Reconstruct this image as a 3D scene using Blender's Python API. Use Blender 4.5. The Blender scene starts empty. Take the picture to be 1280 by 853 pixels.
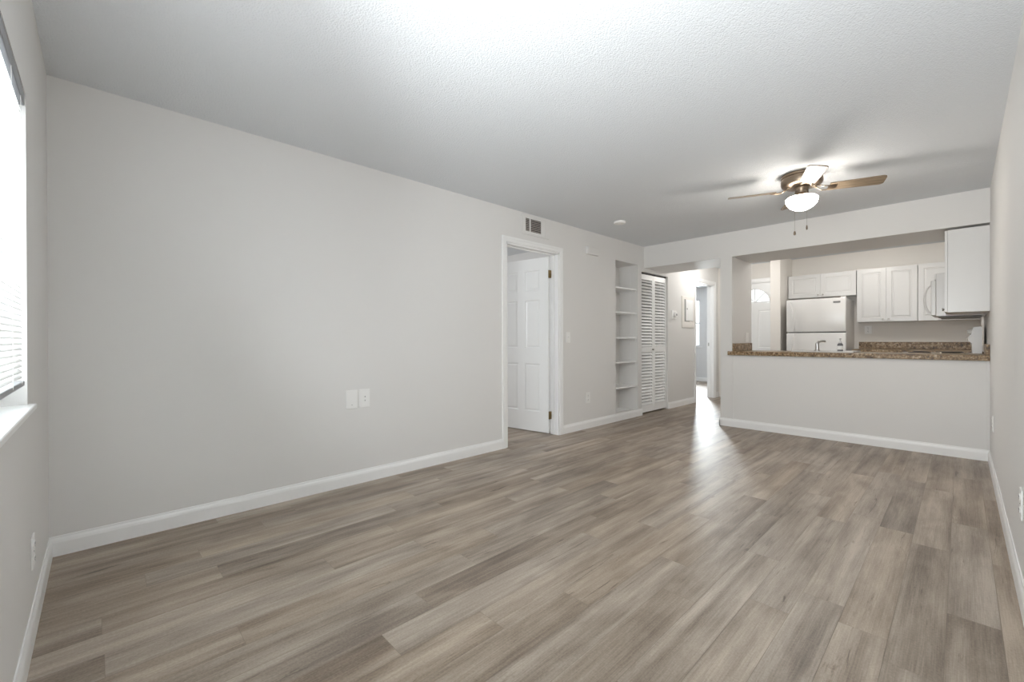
import bpy, bmesh, math, random
from mathutils import Vector, Matrix
R = math.radians
random.seed(7)
scn = bpy.context.scene
COL = scn.collection

# ------------------------------------------------------------------ camera, world, lights, exposure
# X runs along the long left wall towards the kitchen, Y towards the left wall, Z up. Metres.
H = 2.44
U0, V0, U1, V1 = -0.184, 3.195, 5.723, -0.178      # window wall, left wall, soffit/peninsula plane, right wall
SOF = 2.13                                          # soffit underside
UB = 8.50                                           # kitchen back wall / entry wall

cam = bpy.data.cameras.new('camera')
cam.sensor_width = 36.0
cam.lens = 538.77 / 1280 * 36.0
cam.clip_start = 0.02
camo = bpy.data.objects.new('camera', cam)
COL.objects.link(camo)
th, pitch, roll = R(46.1823), -0.0030, -0.0026
fwd = Vector((math.cos(th) * math.cos(pitch), math.sin(th) * math.cos(pitch), math.sin(pitch)))
right = Vector((math.sin(th), -math.cos(th), 0))
up = right.cross(fwd)
c_, s_ = math.cos(-roll), math.sin(-roll)
right2 = right * c_ - up * s_
up2 = right * s_ + up * c_
m = Matrix((right2, up2, -fwd)).transposed().to_4x4()
m.translation = (0, 0, 1.0963)
camo.matrix_world = m
scn.camera = camo

w = bpy.data.worlds.new('sky')
scn.world = w
w.use_nodes = True
w.node_tree.nodes['Background'].inputs[0].default_value = (0.93, 0.97, 1.0, 1)
w.node_tree.nodes['Background'].inputs[1].default_value = 1.45

scn.view_settings.view_transform = 'Standard'
scn.view_settings.look = 'None'
scn.view_settings.gamma = 1
scn.view_settings.use_curve_mapping = False
scn.view_settings.exposure = 0.78
scn.cycles.use_denoising = True
scn.cycles.max_bounces = 12
scn.cycles.diffuse_bounces = 7
scn.cycles.transparent_max_bounces = 24


def area(name, loc, aim, sx, sy, power, color=(1, 1, 1), spread=180):
    l = bpy.data.lights.new(name, 'AREA')
    l.shape = 'RECTANGLE'
    l.size, l.size_y = sx, sy
    l.energy = power
    l.color = color
    l.spread = R(spread)
    o = bpy.data.objects.new(name, l)
    COL.objects.link(o)
    o.location = loc
    o.rotation_euler = (Vector(aim) - Vector(loc)).to_track_quat('-Z', 'Y').to_euler()
    return o


WV0, WV1, WZ0, WZ1 = -0.05, 2.31, 0.868, 1.975       # window_1 opening
area('window_daylight', (-0.36, 1.72, 1.43), (3, 1.72, 1.43), 1.05, 1.02, 24, (0.96, 0.98, 1.0))
area('added_window_uplight', (-0.38, 0.54, 1.34), (0.78, 0.74, 2.30), 1.05, 0.95, 40, (0.97, 0.985, 1.0), 145)  # added uplight in the window's unseen bare half, brightens ceiling and walls
area('bedroom_daylight', (11.42, 4.98, 1.55), (7, 3.1, 1.0), 0.5, 1.2, 58, (0.93, 0.97, 1.0), 120)
area('front_bedroom_fill', (2.2, 6.3, 1.5), (3.2, 4, 1.0), 1.4, 1.2, 30, (0.95, 0.975, 1.0))  # added unseen fill lamp inside the bedroom, no window behind it


def lamp(name, loc, power, color, radius=0.12):
    l = bpy.data.lights.new(name, 'POINT')
    l.energy, l.color, l.shadow_soft_size = power, color, radius
    o = bpy.data.objects.new(name, l)
    COL.objects.link(o)
    o.location = loc


lamp('kitchen_light', (7.05, 0.95, 2.35), 11.5, (1.0, 0.95, 0.88))
lamp('hall_light', (7.3, 2.66, 2.24), 8.5, (1.0, 0.96, 0.91), 0.13)
BOWL = 37.0

# ------------------------------------------------------------------ materials


def new_mat(name):
    mt = bpy.data.materials.new(name)
    mt.use_nodes = True
    nt = mt.node_tree
    return mt, nt, nt.nodes['Principled BSDF']


def N(nt, kind, **kw):
    n = nt.nodes.new(kind)
    for k, v in kw.items():
        if k in n.inputs:
            n.inputs[k].default_value = v
        else:
            setattr(n, k, v)
    return n


def plain(name, col, rough=0.5, metal=0.0, spec=0.5, bump=0, bscale=200, mottled=0.0):
    mt, nt, b = new_mat(name)
    b.inputs['Base Color'].default_value = (*col, 1)
    b.inputs['Roughness'].default_value = rough
    b.inputs['Metallic'].default_value = metal
    b.inputs['Specular IOR Level'].default_value = spec
    tc = N(nt, 'ShaderNodeTexCoord')
    nz = N(nt, 'ShaderNodeTexNoise', Scale=bscale, Detail=3)
    nt.links.new(tc.outputs['Object'], nz.inputs['Vector'])
    if bump:
        bp = N(nt, 'ShaderNodeBump', Strength=bump, Distance=0.002)
        nt.links.new(nz.outputs['Fac'], bp.inputs['Height'])
        nt.links.new(bp.outputs[0], b.inputs['Normal'])
    if mottled:
        mx = N(nt, 'ShaderNodeMix', data_type='RGBA')
        mx.inputs['A'].default_value = (*[c * (1 - mottled) for c in col], 1)
        mx.inputs['B'].default_value = (*[min(1, c * (1 + mottled)) for c in col], 1)
        nt.links.new(nz.outputs['Fac'], mx.inputs['Factor'])
        nt.links.new(mx.outputs['Result'], b.inputs['Base Color'])
    return mt


M = {}
M['wall'] = plain('greige_paint', (0.745, 0.735, 0.72), 0.65, spec=0.3, bump=0.12, bscale=260)
M['kwall'] = plain('kitchen_paint', (0.78, 0.75, 0.71), 0.65, spec=0.3, bump=0.12, bscale=260)
M['trim'] = plain('white_trim_paint', (0.87, 0.87, 0.865), 0.32, bump=0.03, bscale=60)
M['door'] = plain('white_door_paint', (0.86, 0.865, 0.86), 0.35, bump=0.05, bscale=120)
M['cab'] = plain('white_cabinet_foil', (0.72, 0.715, 0.705), 0.3, bump=0.02, bscale=40)
M['appliance'] = plain('white_appliance_enamel', (0.72, 0.71, 0.695), 0.25, bump=0.05, bscale=400)
M['plastic'] = plain('white_plastic', (0.86, 0.855, 0.84), 0.35, bump=0.02)
M['chrome'] = plain('brushed_chrome', (0.55, 0.54, 0.53), 0.28, 1.0, bump=0.03)
M['nickel'] = plain('satin_nickel', (0.45, 0.43, 0.40), 0.3, 1.0, bump=0.03)
M['bronze'] = plain('antique_brass', (0.25, 0.195, 0.145), 0.34, 1.0, bump=0.05, bscale=90)
M['hinge'] = plain('aged_brass', (0.30, 0.22, 0.11), 0.35, 1.0, bump=0.03)
M['dark'] = plain('dark_gap', (0.02, 0.019, 0.018), 0.7, bump=0.05)
M['grey'] = plain('grey_print', (0.22, 0.22, 0.22), 0.5, bump=0.02)
M['bfsides'] = plain('shadow_brown_panel', (0.42, 0.37, 0.33), 0.5, bump=0.05)
M['coil'] = plain('burner_coil', (0.05, 0.045, 0.04), 0.5, 0.4, bump=0.1)
M['pan'] = plain('drip_pan', (0.45, 0.40, 0.34), 0.25, 1.0, bump=0.02)
M['soap'] = plain('grey_soap', (0.17, 0.17, 0.18), 0.15, bump=0.02)
M['rail'] = plain('shaded_grey_rail', (0.30, 0.31, 0.33), 0.35, bump=0.02)  # shade on the rail's room side is put into this grey
M['vinylframe'] = plain('white_vinyl', (0.82, 0.82, 0.82), 0.3, bump=0.02)


def ceiling_mat():
    mt, nt, b = new_mat('popcorn_ceiling')
    b.inputs['Roughness'].default_value = 0.9
    b.inputs['Specular IOR Level'].default_value = 0.1
    tc = N(nt, 'ShaderNodeTexCoord')
    n1 = N(nt, 'ShaderNodeTexNoise', Scale=75, Detail=4, Roughness=0.65)
    v1 = N(nt, 'ShaderNodeTexVoronoi', Scale=110)
    nt.links.new(tc.outputs['Object'], n1.inputs['Vector'])
    nt.links.new(tc.outputs['Object'], v1.inputs['Vector'])
    ad = N(nt, 'ShaderNodeMath', operation='SUBTRACT')
    nt.links.new(n1.outputs['Fac'], ad.inputs[0])
    nt.links.new(v1.outputs['Distance'], ad.inputs[1])
    bp = N(nt, 'ShaderNodeBump', Strength=0.38, Distance=0.006)
    nt.links.new(ad.outputs[0], bp.inputs['Height'])
    nt.links.new(bp.outputs[0], b.inputs['Normal'])
    b.inputs['Base Color'].default_value = (0.75, 0.775, 0.80, 1)
    return mt


M['ceil'] = ceiling_mat()


def granite_mat():
    mt, nt, b = new_mat('brown_speckled_laminate')
    tc = N(nt, 'ShaderNodeTexCoord')
    n1 = N(nt, 'ShaderNodeTexNoise', Scale=34, Detail=6, Roughness=0.7)
    n2 = N(nt, 'ShaderNodeTexNoise', Scale=95, Detail=4, Roughness=0.7)
    n3 = N(nt, 'ShaderNodeTexVoronoi', Scale=70)
    for n in (n1, n2, n3):
        nt.links.new(tc.outputs['Object'], n.inputs['Vector'])
    a = N(nt, 'ShaderNodeMath', operation='MULTIPLY_ADD')
    a.inputs[1].default_value = 0.6
    nt.links.new(n1.outputs['Fac'], a.inputs[0])
    s = N(nt, 'ShaderNodeMath', operation='MULTIPLY')
    s.inputs[1].default_value = 0.4
    nt.links.new(n2.outputs['Fac'], s.inputs[0])
    nt.links.new(s.outputs[0], a.inputs[2])
    rp = N(nt, 'ShaderNodeValToRGB')
    e = rp.color_ramp.elements
    e[0].position, e[0].color = 0.40, (0.035, 0.026, 0.020, 1)
    e[1].position, e[1].color = 0.60, (0.55, 0.45, 0.34, 1)
    for p, c in ((0.455, (0.13, 0.080, 0.040, 1)), (0.50, (0.25, 0.155, 0.070, 1)), (0.54, (0.33, 0.235, 0.135, 1))):
        q = e.new(p)
        q.color = c
    nt.links.new(a.outputs[0], rp.inputs[0])
    nt.links.new(rp.outputs[0], b.inputs['Base Color'])
    b.inputs['Roughness'].default_value = 0.36
    b.inputs['Specular IOR Level'].default_value = 0.35
    return mt


M['granite'] = granite_mat()


def floor_mat():
    mt, nt, b = new_mat('grey_brown_vinyl_plank')
    L = nt.links.new
    uv = N(nt, 'ShaderNodeUVMap', uv_map='grain')
    at = N(nt, 'ShaderNodeAttribute', attribute_name='tone')

    def noise(sx, sy, scale, detail=3, rough=0.55, dist=0.0):
        mp = N(nt, 'ShaderNodeMapping')
        mp.inputs['Scale'].default_value = (sx, sy, 1)
        L(uv.outputs[0], mp.inputs[0])
        n = N(nt, 'ShaderNodeTexNoise', Scale=scale, Detail=detail, Roughness=rough, Distortion=dist)
        L(mp.outputs[0], n.inputs['Vector'])
        return n.outputs['Fac']

    band = noise(0.55, 10.0, 1.0, 2, 0.5, 0.25)        # broad light and dark bands along the plank
    cloud = noise(1.6, 5.0, 1.3, 3, 0.55, 0.6)
    streak = noise(1.1, 42.0, 1.0, 4, 0.6, 0.3)        # fine streaks
    grain = noise(7.0, 230.0, 1.0, 3, 0.65)
    weave = noise(120.0, 120.0, 1.0, 2, 0.6)

    def mul_add(x, k, add):
        n = N(nt, 'ShaderNodeMath', operation='MULTIPLY_ADD')
        L(x, n.inputs[0])
        n.inputs[1].default_value = k
        if isinstance(add, (int, float)):
            n.inputs[2].default_value = add
        else:
            L(add, n.inputs[2])
        return n.outputs[0]

    sep = N(nt, 'ShaderNodeSeparateColor')
    L(at.outputs['Color'], sep.inputs[0])
    f = mul_add(sep.outputs[0], 0.22, -1.06)
    f = mul_add(band, 0.95, f)
    f = mul_add(cloud, 0.80, f)
    f = mul_add(streak, 0.50, f)
    f = mul_add(grain, 0.50, f)
    f = mul_add(weave, 0.36, f)
    knot = noise(2.2, 26.0, 1.0, 5, 0.62, 1.2)          # thin dark cracks and knots
    kr = N(nt, 'ShaderNodeMapRange')
    kr.inputs['From Min'].default_value, kr.inputs['From Max'].default_value = 0.635, 0.74
    L(knot, kr.inputs['Value'])
    f = mul_add(kr.outputs[0], -0.45, f)
    rp = N(nt, 'ShaderNodeValToRGB')
    e = rp.color_ramp.elements
    e[0].position, e[0].color = 0.10, (0.095, 0.072, 0.055, 1)
    e[1].position, e[1].color = 0.95, (0.47, 0.40, 0.33, 1)
    for p, c in ((0.35, (0.182, 0.143, 0.112, 1)), (0.55, (0.275, 0.223, 0.177, 1)), (0.75, (0.368, 0.308, 0.252, 1))):
        q = e.new(p)
        q.color = c
    L(f, rp.inputs[0])
    hs = N(nt, 'ShaderNodeHueSaturation')
    L(mul_add(sep.outputs[1], 0.22, 0.95), hs.inputs['Saturation'])
    L(rp.outputs[0], hs.inputs['Color'])
    L(hs.outputs[0], b.inputs['Base Color'])
    bp = N(nt, 'ShaderNodeBump', Strength=0.10, Distance=0.001)
    L(grain, bp.inputs['Height'])
    L(bp.outputs[0], b.inputs['Normal'])
    b.inputs['Roughness'].default_value = 0.42
    b.inputs['Specular IOR Level'].default_value = 0.5
    return mt


M['floor'] = floor_mat()


def blade_mat():
    mt, nt, b = new_mat('light_oak_blade')
    tc = N(nt, 'ShaderNodeTexCoord')
    mp = N(nt, 'ShaderNodeMapping')
    mp.inputs['Scale'].default_value = (3, 60, 3)
    n = N(nt, 'ShaderNodeTexNoise', Scale=1.5, Detail=4)
    nt.links.new(tc.outputs['Object'], mp.inputs[0])
    nt.links.new(mp.outputs[0], n.inputs['Vector'])
    rp = N(nt, 'ShaderNodeValToRGB')
    rp.color_ramp.elements[0].position, rp.color_ramp.elements[0].color = 0.35, (0.17, 0.12, 0.075, 1)
    rp.color_ramp.elements[1].position, rp.color_ramp.elements[1].color = 0.65, (0.30, 0.235, 0.165, 1)
    nt.links.new(n.outputs['Fac'], rp.inputs[0])
    nt.links.new(rp.outputs[0], b.inputs['Base Color'])
    b.inputs['Roughness'].default_value = 0.4
    return mt


M['blade'] = blade_mat()


def glow_mat():
    mt, nt, b = new_mat('lit_frosted_glass')
    b.inputs['Base Color'].default_value = (0.9, 0.88, 0.84, 1)
    b.inputs['Emission Color'].default_value = (1.0, 0.93, 0.84, 1)
    b.inputs['Emission Strength'].default_value = BOWL
    b.inputs['Roughness'].default_value = 0.3
    return mt


M['bowl'] = glow_mat()


def glass_mat():
    mt, nt, b = new_mat('window_glass')
    nt.nodes.remove(b)
    t = N(nt, 'ShaderNodeBsdfTransparent')
    t.inputs[0].default_value = (0.96, 0.98, 0.98, 1)
    g = N(nt, 'ShaderNodeBsdfGlossy', Roughness=0.02)
    fr = N(nt, 'ShaderNodeFresnel', IOR=1.3)
    mx = N(nt, 'ShaderNodeMixShader')
    nt.links.new(fr.outputs[0], mx.inputs[0])
    nt.links.new(t.outputs[0], mx.inputs[1])
    nt.links.new(g.outputs[0], mx.inputs[2])
    nt.links.new(mx.outputs[0], nt.nodes['Material Output'].inputs[0])
    return mt


M['glass'] = glass_mat()


def slat_mat():
    mt, nt, b = new_mat('white_blind_slat')
    b.inputs['Base Color'].default_value = (0.86, 0.86, 0.85, 1)
    b.inputs['Roughness'].default_value = 0.4
    tr = N(nt, 'ShaderNodeBsdfTranslucent')
    tr.inputs[0].default_value = (0.88, 0.88, 0.88, 1)
    mx = N(nt, 'ShaderNodeMixShader')
    mx.inputs[0].default_value = 0.12
    nt.links.new(b.outputs[0], mx.inputs[1])
    nt.links.new(tr.outputs[0], mx.inputs[2])
    nt.links.new(mx.outputs[0], nt.nodes['Material Output'].inputs[0])
    return mt


M['slat'] = slat_mat()

# ------------------------------------------------------------------ mesh helpers
ORG = {}


def BM():
    return bmesh.new()


def box(bm, x0, x1, y0, y1, z0, z1, bev=0.0, seg=2):
    x0, x1 = min(x0, x1), max(x0, x1)
    y0, y1 = min(y0, y1), max(y0, y1)
    z0, z1 = min(z0, z1), max(z0, z1)
    vs = [bm.verts.new(p) for p in ((x0, y0, z0), (x1, y0, z0), (x1, y1, z0), (x0, y1, z0),
                                    (x0, y0, z1), (x1, y0, z1), (x1, y1, z1), (x0, y1, z1))]
    fs = [bm.faces.new([vs[i] for i in q]) for q in ((0, 3, 2, 1), (4, 5, 6, 7), (0, 1, 5, 4), (1, 2, 6, 5), (2, 3, 7, 6), (3, 0, 4, 7))]
    if bev:
        es = list({e for f in fs for e in f.edges})
        bmesh.ops.bevel(bm, geom=es, offset=bev, segments=seg, affect='EDGES', profile=0.5)
    return vs


def lathe(bm, prof, cx=0, cy=0, n=32, squash=1.0, axis='z', z0=0):
    """prof: list of (r, h). axis z about (cx, cy)."""
    rings = []
    for r, h in prof:
        ring = []
        if r < 1e-6:
            ring = [(0, 0, h)]
        else:
            for i in range(n):
                a = 2 * math.pi * i / n
                ring.append((r * math.cos(a), r * math.sin(a) * squash, h))
        rings.append(ring)
    out = []
    for ring in rings:
        vv = []
        for (a, b, c) in ring:
            if axis == 'z':
                p = (cx + a, cy + b, c)
            elif axis == 'y':
                p = (cx + a, cy + c, z0 + b)
            else:
                p = (cx + c, cy + a, z0 + b)
            vv.append(bm.verts.new(p))
        out.append(vv)
    for A, B in zip(out[:-1], out[1:]):
        if len(A) == 1 and len(B) == 1:
            continue
        for i in range(n):
            j = (i + 1) % n
            if len(A) == 1:
                bm.faces.new((A[0], B[j], B[i]))
            elif len(B) == 1:
                bm.faces.new((A[i], A[j], B[0]))
            else:
                bm.faces.new((A[i], A[j], B[j], B[i]))
    for ring in (out[0], out[-1]):
        if len(ring) > 1:
            bm.faces.new(ring)


def tube(bm, pts, r, n=10, closed=False):
    pts = [Vector(p) for p in pts]
    rs = r if isinstance(r, (list, tuple)) else [r] * len(pts)
    rings = []
    k = len(pts)
    prev = None
    for i, p in enumerate(pts):
        if closed:
            t = pts[(i + 1) % k] - pts[i - 1]
        else:
            t = pts[min(i + 1, k - 1)] - pts[max(i - 1, 0)]
        t.normalize()
        if prev is None:
            a = t.cross(Vector((0, 0, 1)))
            if a.length < 0.1:
                a = t.cross(Vector((1, 0, 0)))
        else:
            a = prev - t * prev.dot(t)
        a.normalize()
        prev = a
        b = t.cross(a)
        rings.append([bm.verts.new(p + (a * math.cos(2 * math.pi * j / n) + b * math.sin(2 * math.pi * j / n)) * rs[i]) for j in range(n)])
    prs = list(zip(rings[:-1], rings[1:]))
    if closed:
        prs.append((rings[-1], rings[0]))
    for A, B in prs:
        for i in range(n):
            j = (i + 1) % n
            bm.faces.new((A[i], A[j], B[j], B[i]))
    if not closed:
        bm.faces.new(rings[0])
        bm.faces.new(rings[-1])


def prism(bm, poly, y0, y1, plane='xz', mp=None):
    """extrude a 2-D polygon; plane xz extrudes along y, yz along x, xy along z."""
    def P(a, b, c):
        return {'xz': (a, c, b), 'yz': (c, a, b), 'xy': (a, b, c)}[plane]
    A = [bm.verts.new(P(a, b, y0)) for a, b in poly]
    B = [bm.verts.new(P(a, b, y1)) for a, b in poly]
    bm.faces.new(A)
    bm.faces.new(B)
    k = len(poly)
    for i in range(k):
        j = (i + 1) % k
        bm.faces.new((A[i], A[j], B[j], B[i]))


def panel_slab(bm, w, h, t, cells, inset=0.012, depth=0.007, raise_in=0.022, raise_d=0.005):
    """Door slab x 0..w, y 0..t, z 0..h with raised panels at cells (x0,x1,z0,z1) on both faces."""
    xs = sorted({0, w} | {c[0] for c in cells} | {c[1] for c in cells})
    zs = sorted({0, h} | {c[2] for c in cells} | {c[3] for c in cells})
    pan = []
    grids = []
    for y in (0, t):
        g = [[bm.verts.new((x, y, z)) for z in zs] for x in xs]
        grids.append(g)
        for i in range(len(xs) - 1):
            for j in range(len(zs) - 1):
                q = [g[i][j], g[i + 1][j], g[i + 1][j + 1], g[i][j + 1]]
                if y:
                    q.reverse()
                f = bm.faces.new(q)
                cx, cz = (xs[i] + xs[i + 1]) / 2, (zs[j] + zs[j + 1]) / 2
                if any(c[0] < cx < c[1] and c[2] < cz < c[3] for c in cells):
                    pan.append(f)
    a, b = grids
    nx, nz = len(xs), len(zs)
    loop = [(i, 0) for i in range(nx)] + [(nx - 1, j) for j in range(1, nz)] + [(i, nz - 1) for i in range(nx - 2, -1, -1)] + [(0, j) for j in range(nz - 2, 0, -1)]
    for q in range(len(loop)):
        (i, j), (k, l) = loop[q], loop[(q + 1) % len(loop)]
        bm.faces.new((a[i][j], b[i][j], b[k][l], a[k][l]))
    bm.normal_update()
    bmesh.ops.inset_individual(bm, faces=pan, thickness=inset, depth=-depth)
    bmesh.ops.inset_individual(bm, faces=pan, thickness=0.010, depth=0)
    bmesh.ops.inset_individual(bm, faces=pan, thickness=raise_in, depth=raise_d)


def mk(name, bm, mat, parent=None, smooth=False, world=True):
    """Link the bmesh as one object; with world=True its vertices are world positions."""
    if parent is not None and world:
        bmesh.ops.translate(bm, verts=bm.verts, vec=-ORG[parent.name])
    bmesh.ops.recalc_face_normals(bm, faces=bm.faces)
    me = bpy.data.meshes.new(name)
    bm.to_mesh(me)
    bm.free()
    me.materials.append(M[mat] if isinstance(mat, str) else mat)
    if smooth:
        for p in me.polygons:
            p.use_smooth = True
        me.set_sharp_from_angle(angle=R(35))
    o = bpy.data.objects.new(name, me)
    COL.objects.link(o)
    if parent is not None:
        o.parent = parent
        ORG[o.name] = ORG[parent.name].copy()
    else:
        ORG[o.name] = Vector((0, 0, 0))
    return o


def thing(name, label, cat, loc=(0, 0, 0), rz=0.0, group=None):
    o = bpy.data.objects.new(name, None)
    o.empty_display_size = 0.1
    COL.objects.link(o)
    o.location = loc
    o.rotation_euler = (0, 0, rz)
    o['label'] = label
    o['category'] = cat
    if group:
        o['group'] = group
    ORG[o.name] = Vector(loc)
    return o


def struct(name, bm, mat, label=None, cat=None):
    o = mk(name, bm, mat)
    o['kind'] = 'structure'
    if label:
        o['label'] = label
    if cat:
        o['category'] = cat
    return o


def sthing(name, loc, label, cat):
    o = thing(name, label, cat, loc)
    o['kind'] = 'structure'
    return o


# ------------------------------------------------------------------ floor (planks of one mesh)
PW, PL = 0.1452, 1.225
known = {0: 2.44, 1: 3.15, 4: 1.98, 5: 2.42, 6: 3.012, 7: 2.045, 8: 1.453, 10: 1.98, 11: 2.21, 12: 1.33, 13: 0.38, 16: 1.23, 17: 0.412, 18: 0.152}
tones = {(0, 2): 0.72, (0, 1): 0.22, (0, 3): 0.45, (7, 1): 0.12, (7, 2): 0.55, (10, 1): 0.85, (11, 1): 0.1, (12, 1): 0.35, (12, 2): 0.7,
         (5, 1): 0.75, (5, 2): 0.6, (6, 2): 0.25, (4, 1): 0.6, (4, 2): 0.75, (8, 1): 0.85, (8, 2): 0.8, (17, 1): 0.2, (16, 1): 0.3}


def make_floor():
    x_lo, x_hi, y_lo, y_hi = -0.30, 11.42, -0.30, 6.62
    verts, faces, uvs, cols = [], [], [], []
    rnd = random.Random(21)
    k = math.floor((y_lo + 0.106) / PW)
    g = 0.0007
    while -0.106 + k * PW < y_hi:
        ya, yb = max(y_lo, -0.106 + k * PW), min(y_hi, -0.106 + (k + 1) * PW)
        off = known.get(k, rnd.random() * PL)
        n = math.floor((x_lo - off) / PL)
        x_hi = 11.42 if ya > 3.1 else 8.53
        while off + n * PL < x_hi:
            xa, xb = max(x_lo, off + n * PL), min(x_hi, off + (n + 1) * PL)
            idx = math.floor((xa - x_lo) / PL + 0.01)
            tone = tones.get((k, idx), rnd.uniform(0.15, 0.85))
            hue = rnd.random()
            ou, ov = rnd.uniform(0, 60), rnd.uniform(0, 60)
            b = len(verts)
            verts += [(xa + g, ya + g, 0), (xb - g, ya + g, 0), (xb - g, yb - g, 0), (xa + g, yb - g, 0)]
            faces.append((b, b + 1, b + 2, b + 3))
            uvs += [(ou + xa, ov + ya), (ou + xb, ov + ya), (ou + xb, ov + yb), (ou + xa, ov + yb)]
            cols += [(tone, hue, 0, 1)] * 4
            n += 1
        k += 1
    # the slab under the planks
    x_hi = 11.42
    b = len(verts)
    verts += [(x_lo, y_lo, -0.002), (x_hi, y_lo, -0.002), (x_hi, y_hi, -0.002), (x_lo, y_hi, -0.002),
              (x_lo, y_lo, -0.12), (x_hi, y_lo, -0.12), (x_hi, y_hi, -0.12), (x_lo, y_hi, -0.12)]
    for q in ((0, 1, 2, 3), (7, 6, 5, 4), (0, 4, 5, 1), (1, 5, 6, 2), (2, 6, 7, 3), (3, 7, 4, 0)):
        faces.append(tuple(b + i for i in q))
        uvs += [(0, 0)] * 4
        cols += [(0.0, 0.5, 0, 1)] * 4
    me = bpy.data.meshes.new('floor')
    me.from_pydata(verts, [], faces)
    me.uv_layers.new(name='grain')
    me.color_attributes.new('tone', 'FLOAT_COLOR', 'CORNER')
    uvl, ca = me.uv_layers['grain'], me.color_attributes['tone']
    for i in range(len(uvs)):
        uvl.data[i].uv = uvs[i]
        ca.data[i].color = cols[i]
    me.materials.append(M['floor'])
    o = bpy.data.objects.new('floor', me)
    COL.objects.link(o)
    o['kind'] = 'structure'


make_floor()

# ------------------------------------------------------------------ walls and ceiling
WT = 0.115
bm = BM()
box(bm, -0.30, UB + 0.1, -0.30, 6.62, H, H + 0.1)
box(bm, UB + 0.1, 11.48, V0, 6.62, H, H + 0.1)
struct('ceiling', bm, 'ceil')

VI = V0 + WT
D1a, D1b, D1t = 2.985, 3.812, 2.088      # bedroom door opening in the left wall
NIa, NIb, NIz0, NIz1 = 4.985, 5.552, 0.088, 2.158
CLa, CLb, CLt = 5.658, 6.47, 2.078
D2a, D2b, D2t = 7.492, 8.288, 2.105
bm = BM()
for x0, x1, z0, z1 in ((-0.30, D1a, 0, H), (D1a, D1b, D1t, H), (D1b, NIa, 0, H), (NIa, NIb, 0, NIz0), (NIa, NIb, NIz1, H),
                       (NIb, CLa, 0, H), (CLa, CLb, CLt, H), (CLb, D2a, 0, H), (D2a, D2b, D2t, H), (D2b, 11.48, 0, H)):
    box(bm, x0, x1, V0, VI, z0, z1)
struct('wall_left', bm, 'wall')

bm = BM()
for y0, y1, z0, z1 in ((-0.30, WV0, 0, H), (WV0, WV1, 0, WZ0 - 0.021), (WV0, WV1, WZ1, H), (WV1, V0, 0, H)):
    box(bm, U0 - 0.13, U0, y0, y1, z0, z1)
struct('wall_window', bm, 'wall')

bm = BM()
box(bm, -0.30, UB + 0.1, V1 - 0.12, V1, 0, H)
struct('wall_right', bm, 'wall')

bm = BM()
box(bm, U1, 6.42, V1, V0, SOF, H)
struct('wall_soffit', bm, 'wall', 'painted dropped soffit spanning the room above the counter and hall opening', 'soffit')

bm = BM()
box(bm, U1, 6.445, 1.985, 2.125, 0, SOF)
struct('wall_stub', bm, 'wall')
bm = BM()
box(bm, U1, 5.84, V1, 1.985, 0, 0.895)
struct('wall_peninsula', bm, 'wall', 'painted half wall under the brown counter', 'half wall')
bm = BM()
box(bm, 7.80, UB, 1.985, 2.125, 0, H)
struct('wall_partition', bm, 'kwall')

# entry wall with the front door opening, and kitchen back wall
FDa, FDb, FDt = 2.15, 2.99, 2.115
bm = BM()
for y0, y1, z0, z1 in ((V1, FDa, 0, H), (FDa, FDb, FDt, H), (FDb, V0, 0, H)):
    box(bm, UB, UB + 0.1, y0, y1, z0, z1)
struct('wall_back', bm, 'kwall')

# bedrooms beyond
bm = BM()
box(bm, -0.30, 4.75, 6.5, 6.62, 0, H)
box(bm, 4.75, 4.85, VI, 6.62, 0, H)
box(bm, -0.30, -0.2, VI, 6.5, 0, H)
struct('wall_bedroom', bm, 'wall')
W2a, W2b, W2z0, W2z1 = 4.725, 5.45, 0.90, 2.13
bm = BM()
for y0, y1, z0, z1 in ((VI, W2a, 0, H), (W2a, W2b, 0, W2z0 - 0.022), (W2a, W2b, W2z1, H), (W2b, 6.62, 0, H)):
    box(bm, 11.36, 11.48, y0, y1, z0, z1)
box(bm, 6.52, 11.36, 6.5, 6.62, 0, H)
box(bm, 6.44, 6.52, VI, 6.62, 0, H)
struct('wall_rear_bedroom', bm, plain('blue_grey_paint', (0.76, 0.765, 0.775), 0.6, bump=0.1, bscale=260))

# closet box behind the bifold door
bm = BM()
box(bm, CLa - 0.06, CLb - 0.03, 3.86, 3.92, 0, H)
box(bm, CLa - 0.06, CLa, VI, 3.86, 0, H)
struct('wall_closet', bm, 'wall')

# ------------------------------------------------------------------ baseboards
BH, BT = 0.100, 0.013


def bprof(bm, a, b, n):
    """Baseboard from point a to b along a wall; n is the outward direction."""
    a, b, n = Vector(a).to_3d(), Vector(b).to_3d(), Vector(n).to_3d()
    prof = [(0, 0.0), (BT, 0.0), (BT, 0.068), (BT * 0.80, 0.080), (BT * 0.45, 0.090), (BT * 0.35, BH), (0, BH)]
    A = [bm.verts.new(a + n * d + Vector((0, 0, z))) for d, z in prof]
    B = [bm.verts.new(b + n * d + Vector((0, 0, z))) for d, z in prof]
    bm.faces.new(A)
    bm.faces.new(B)
    for i in range(len(prof)):
        j = (i + 1) % len(prof)
        bm.faces.new((A[i], A[j], B[j], B[i]))


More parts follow.
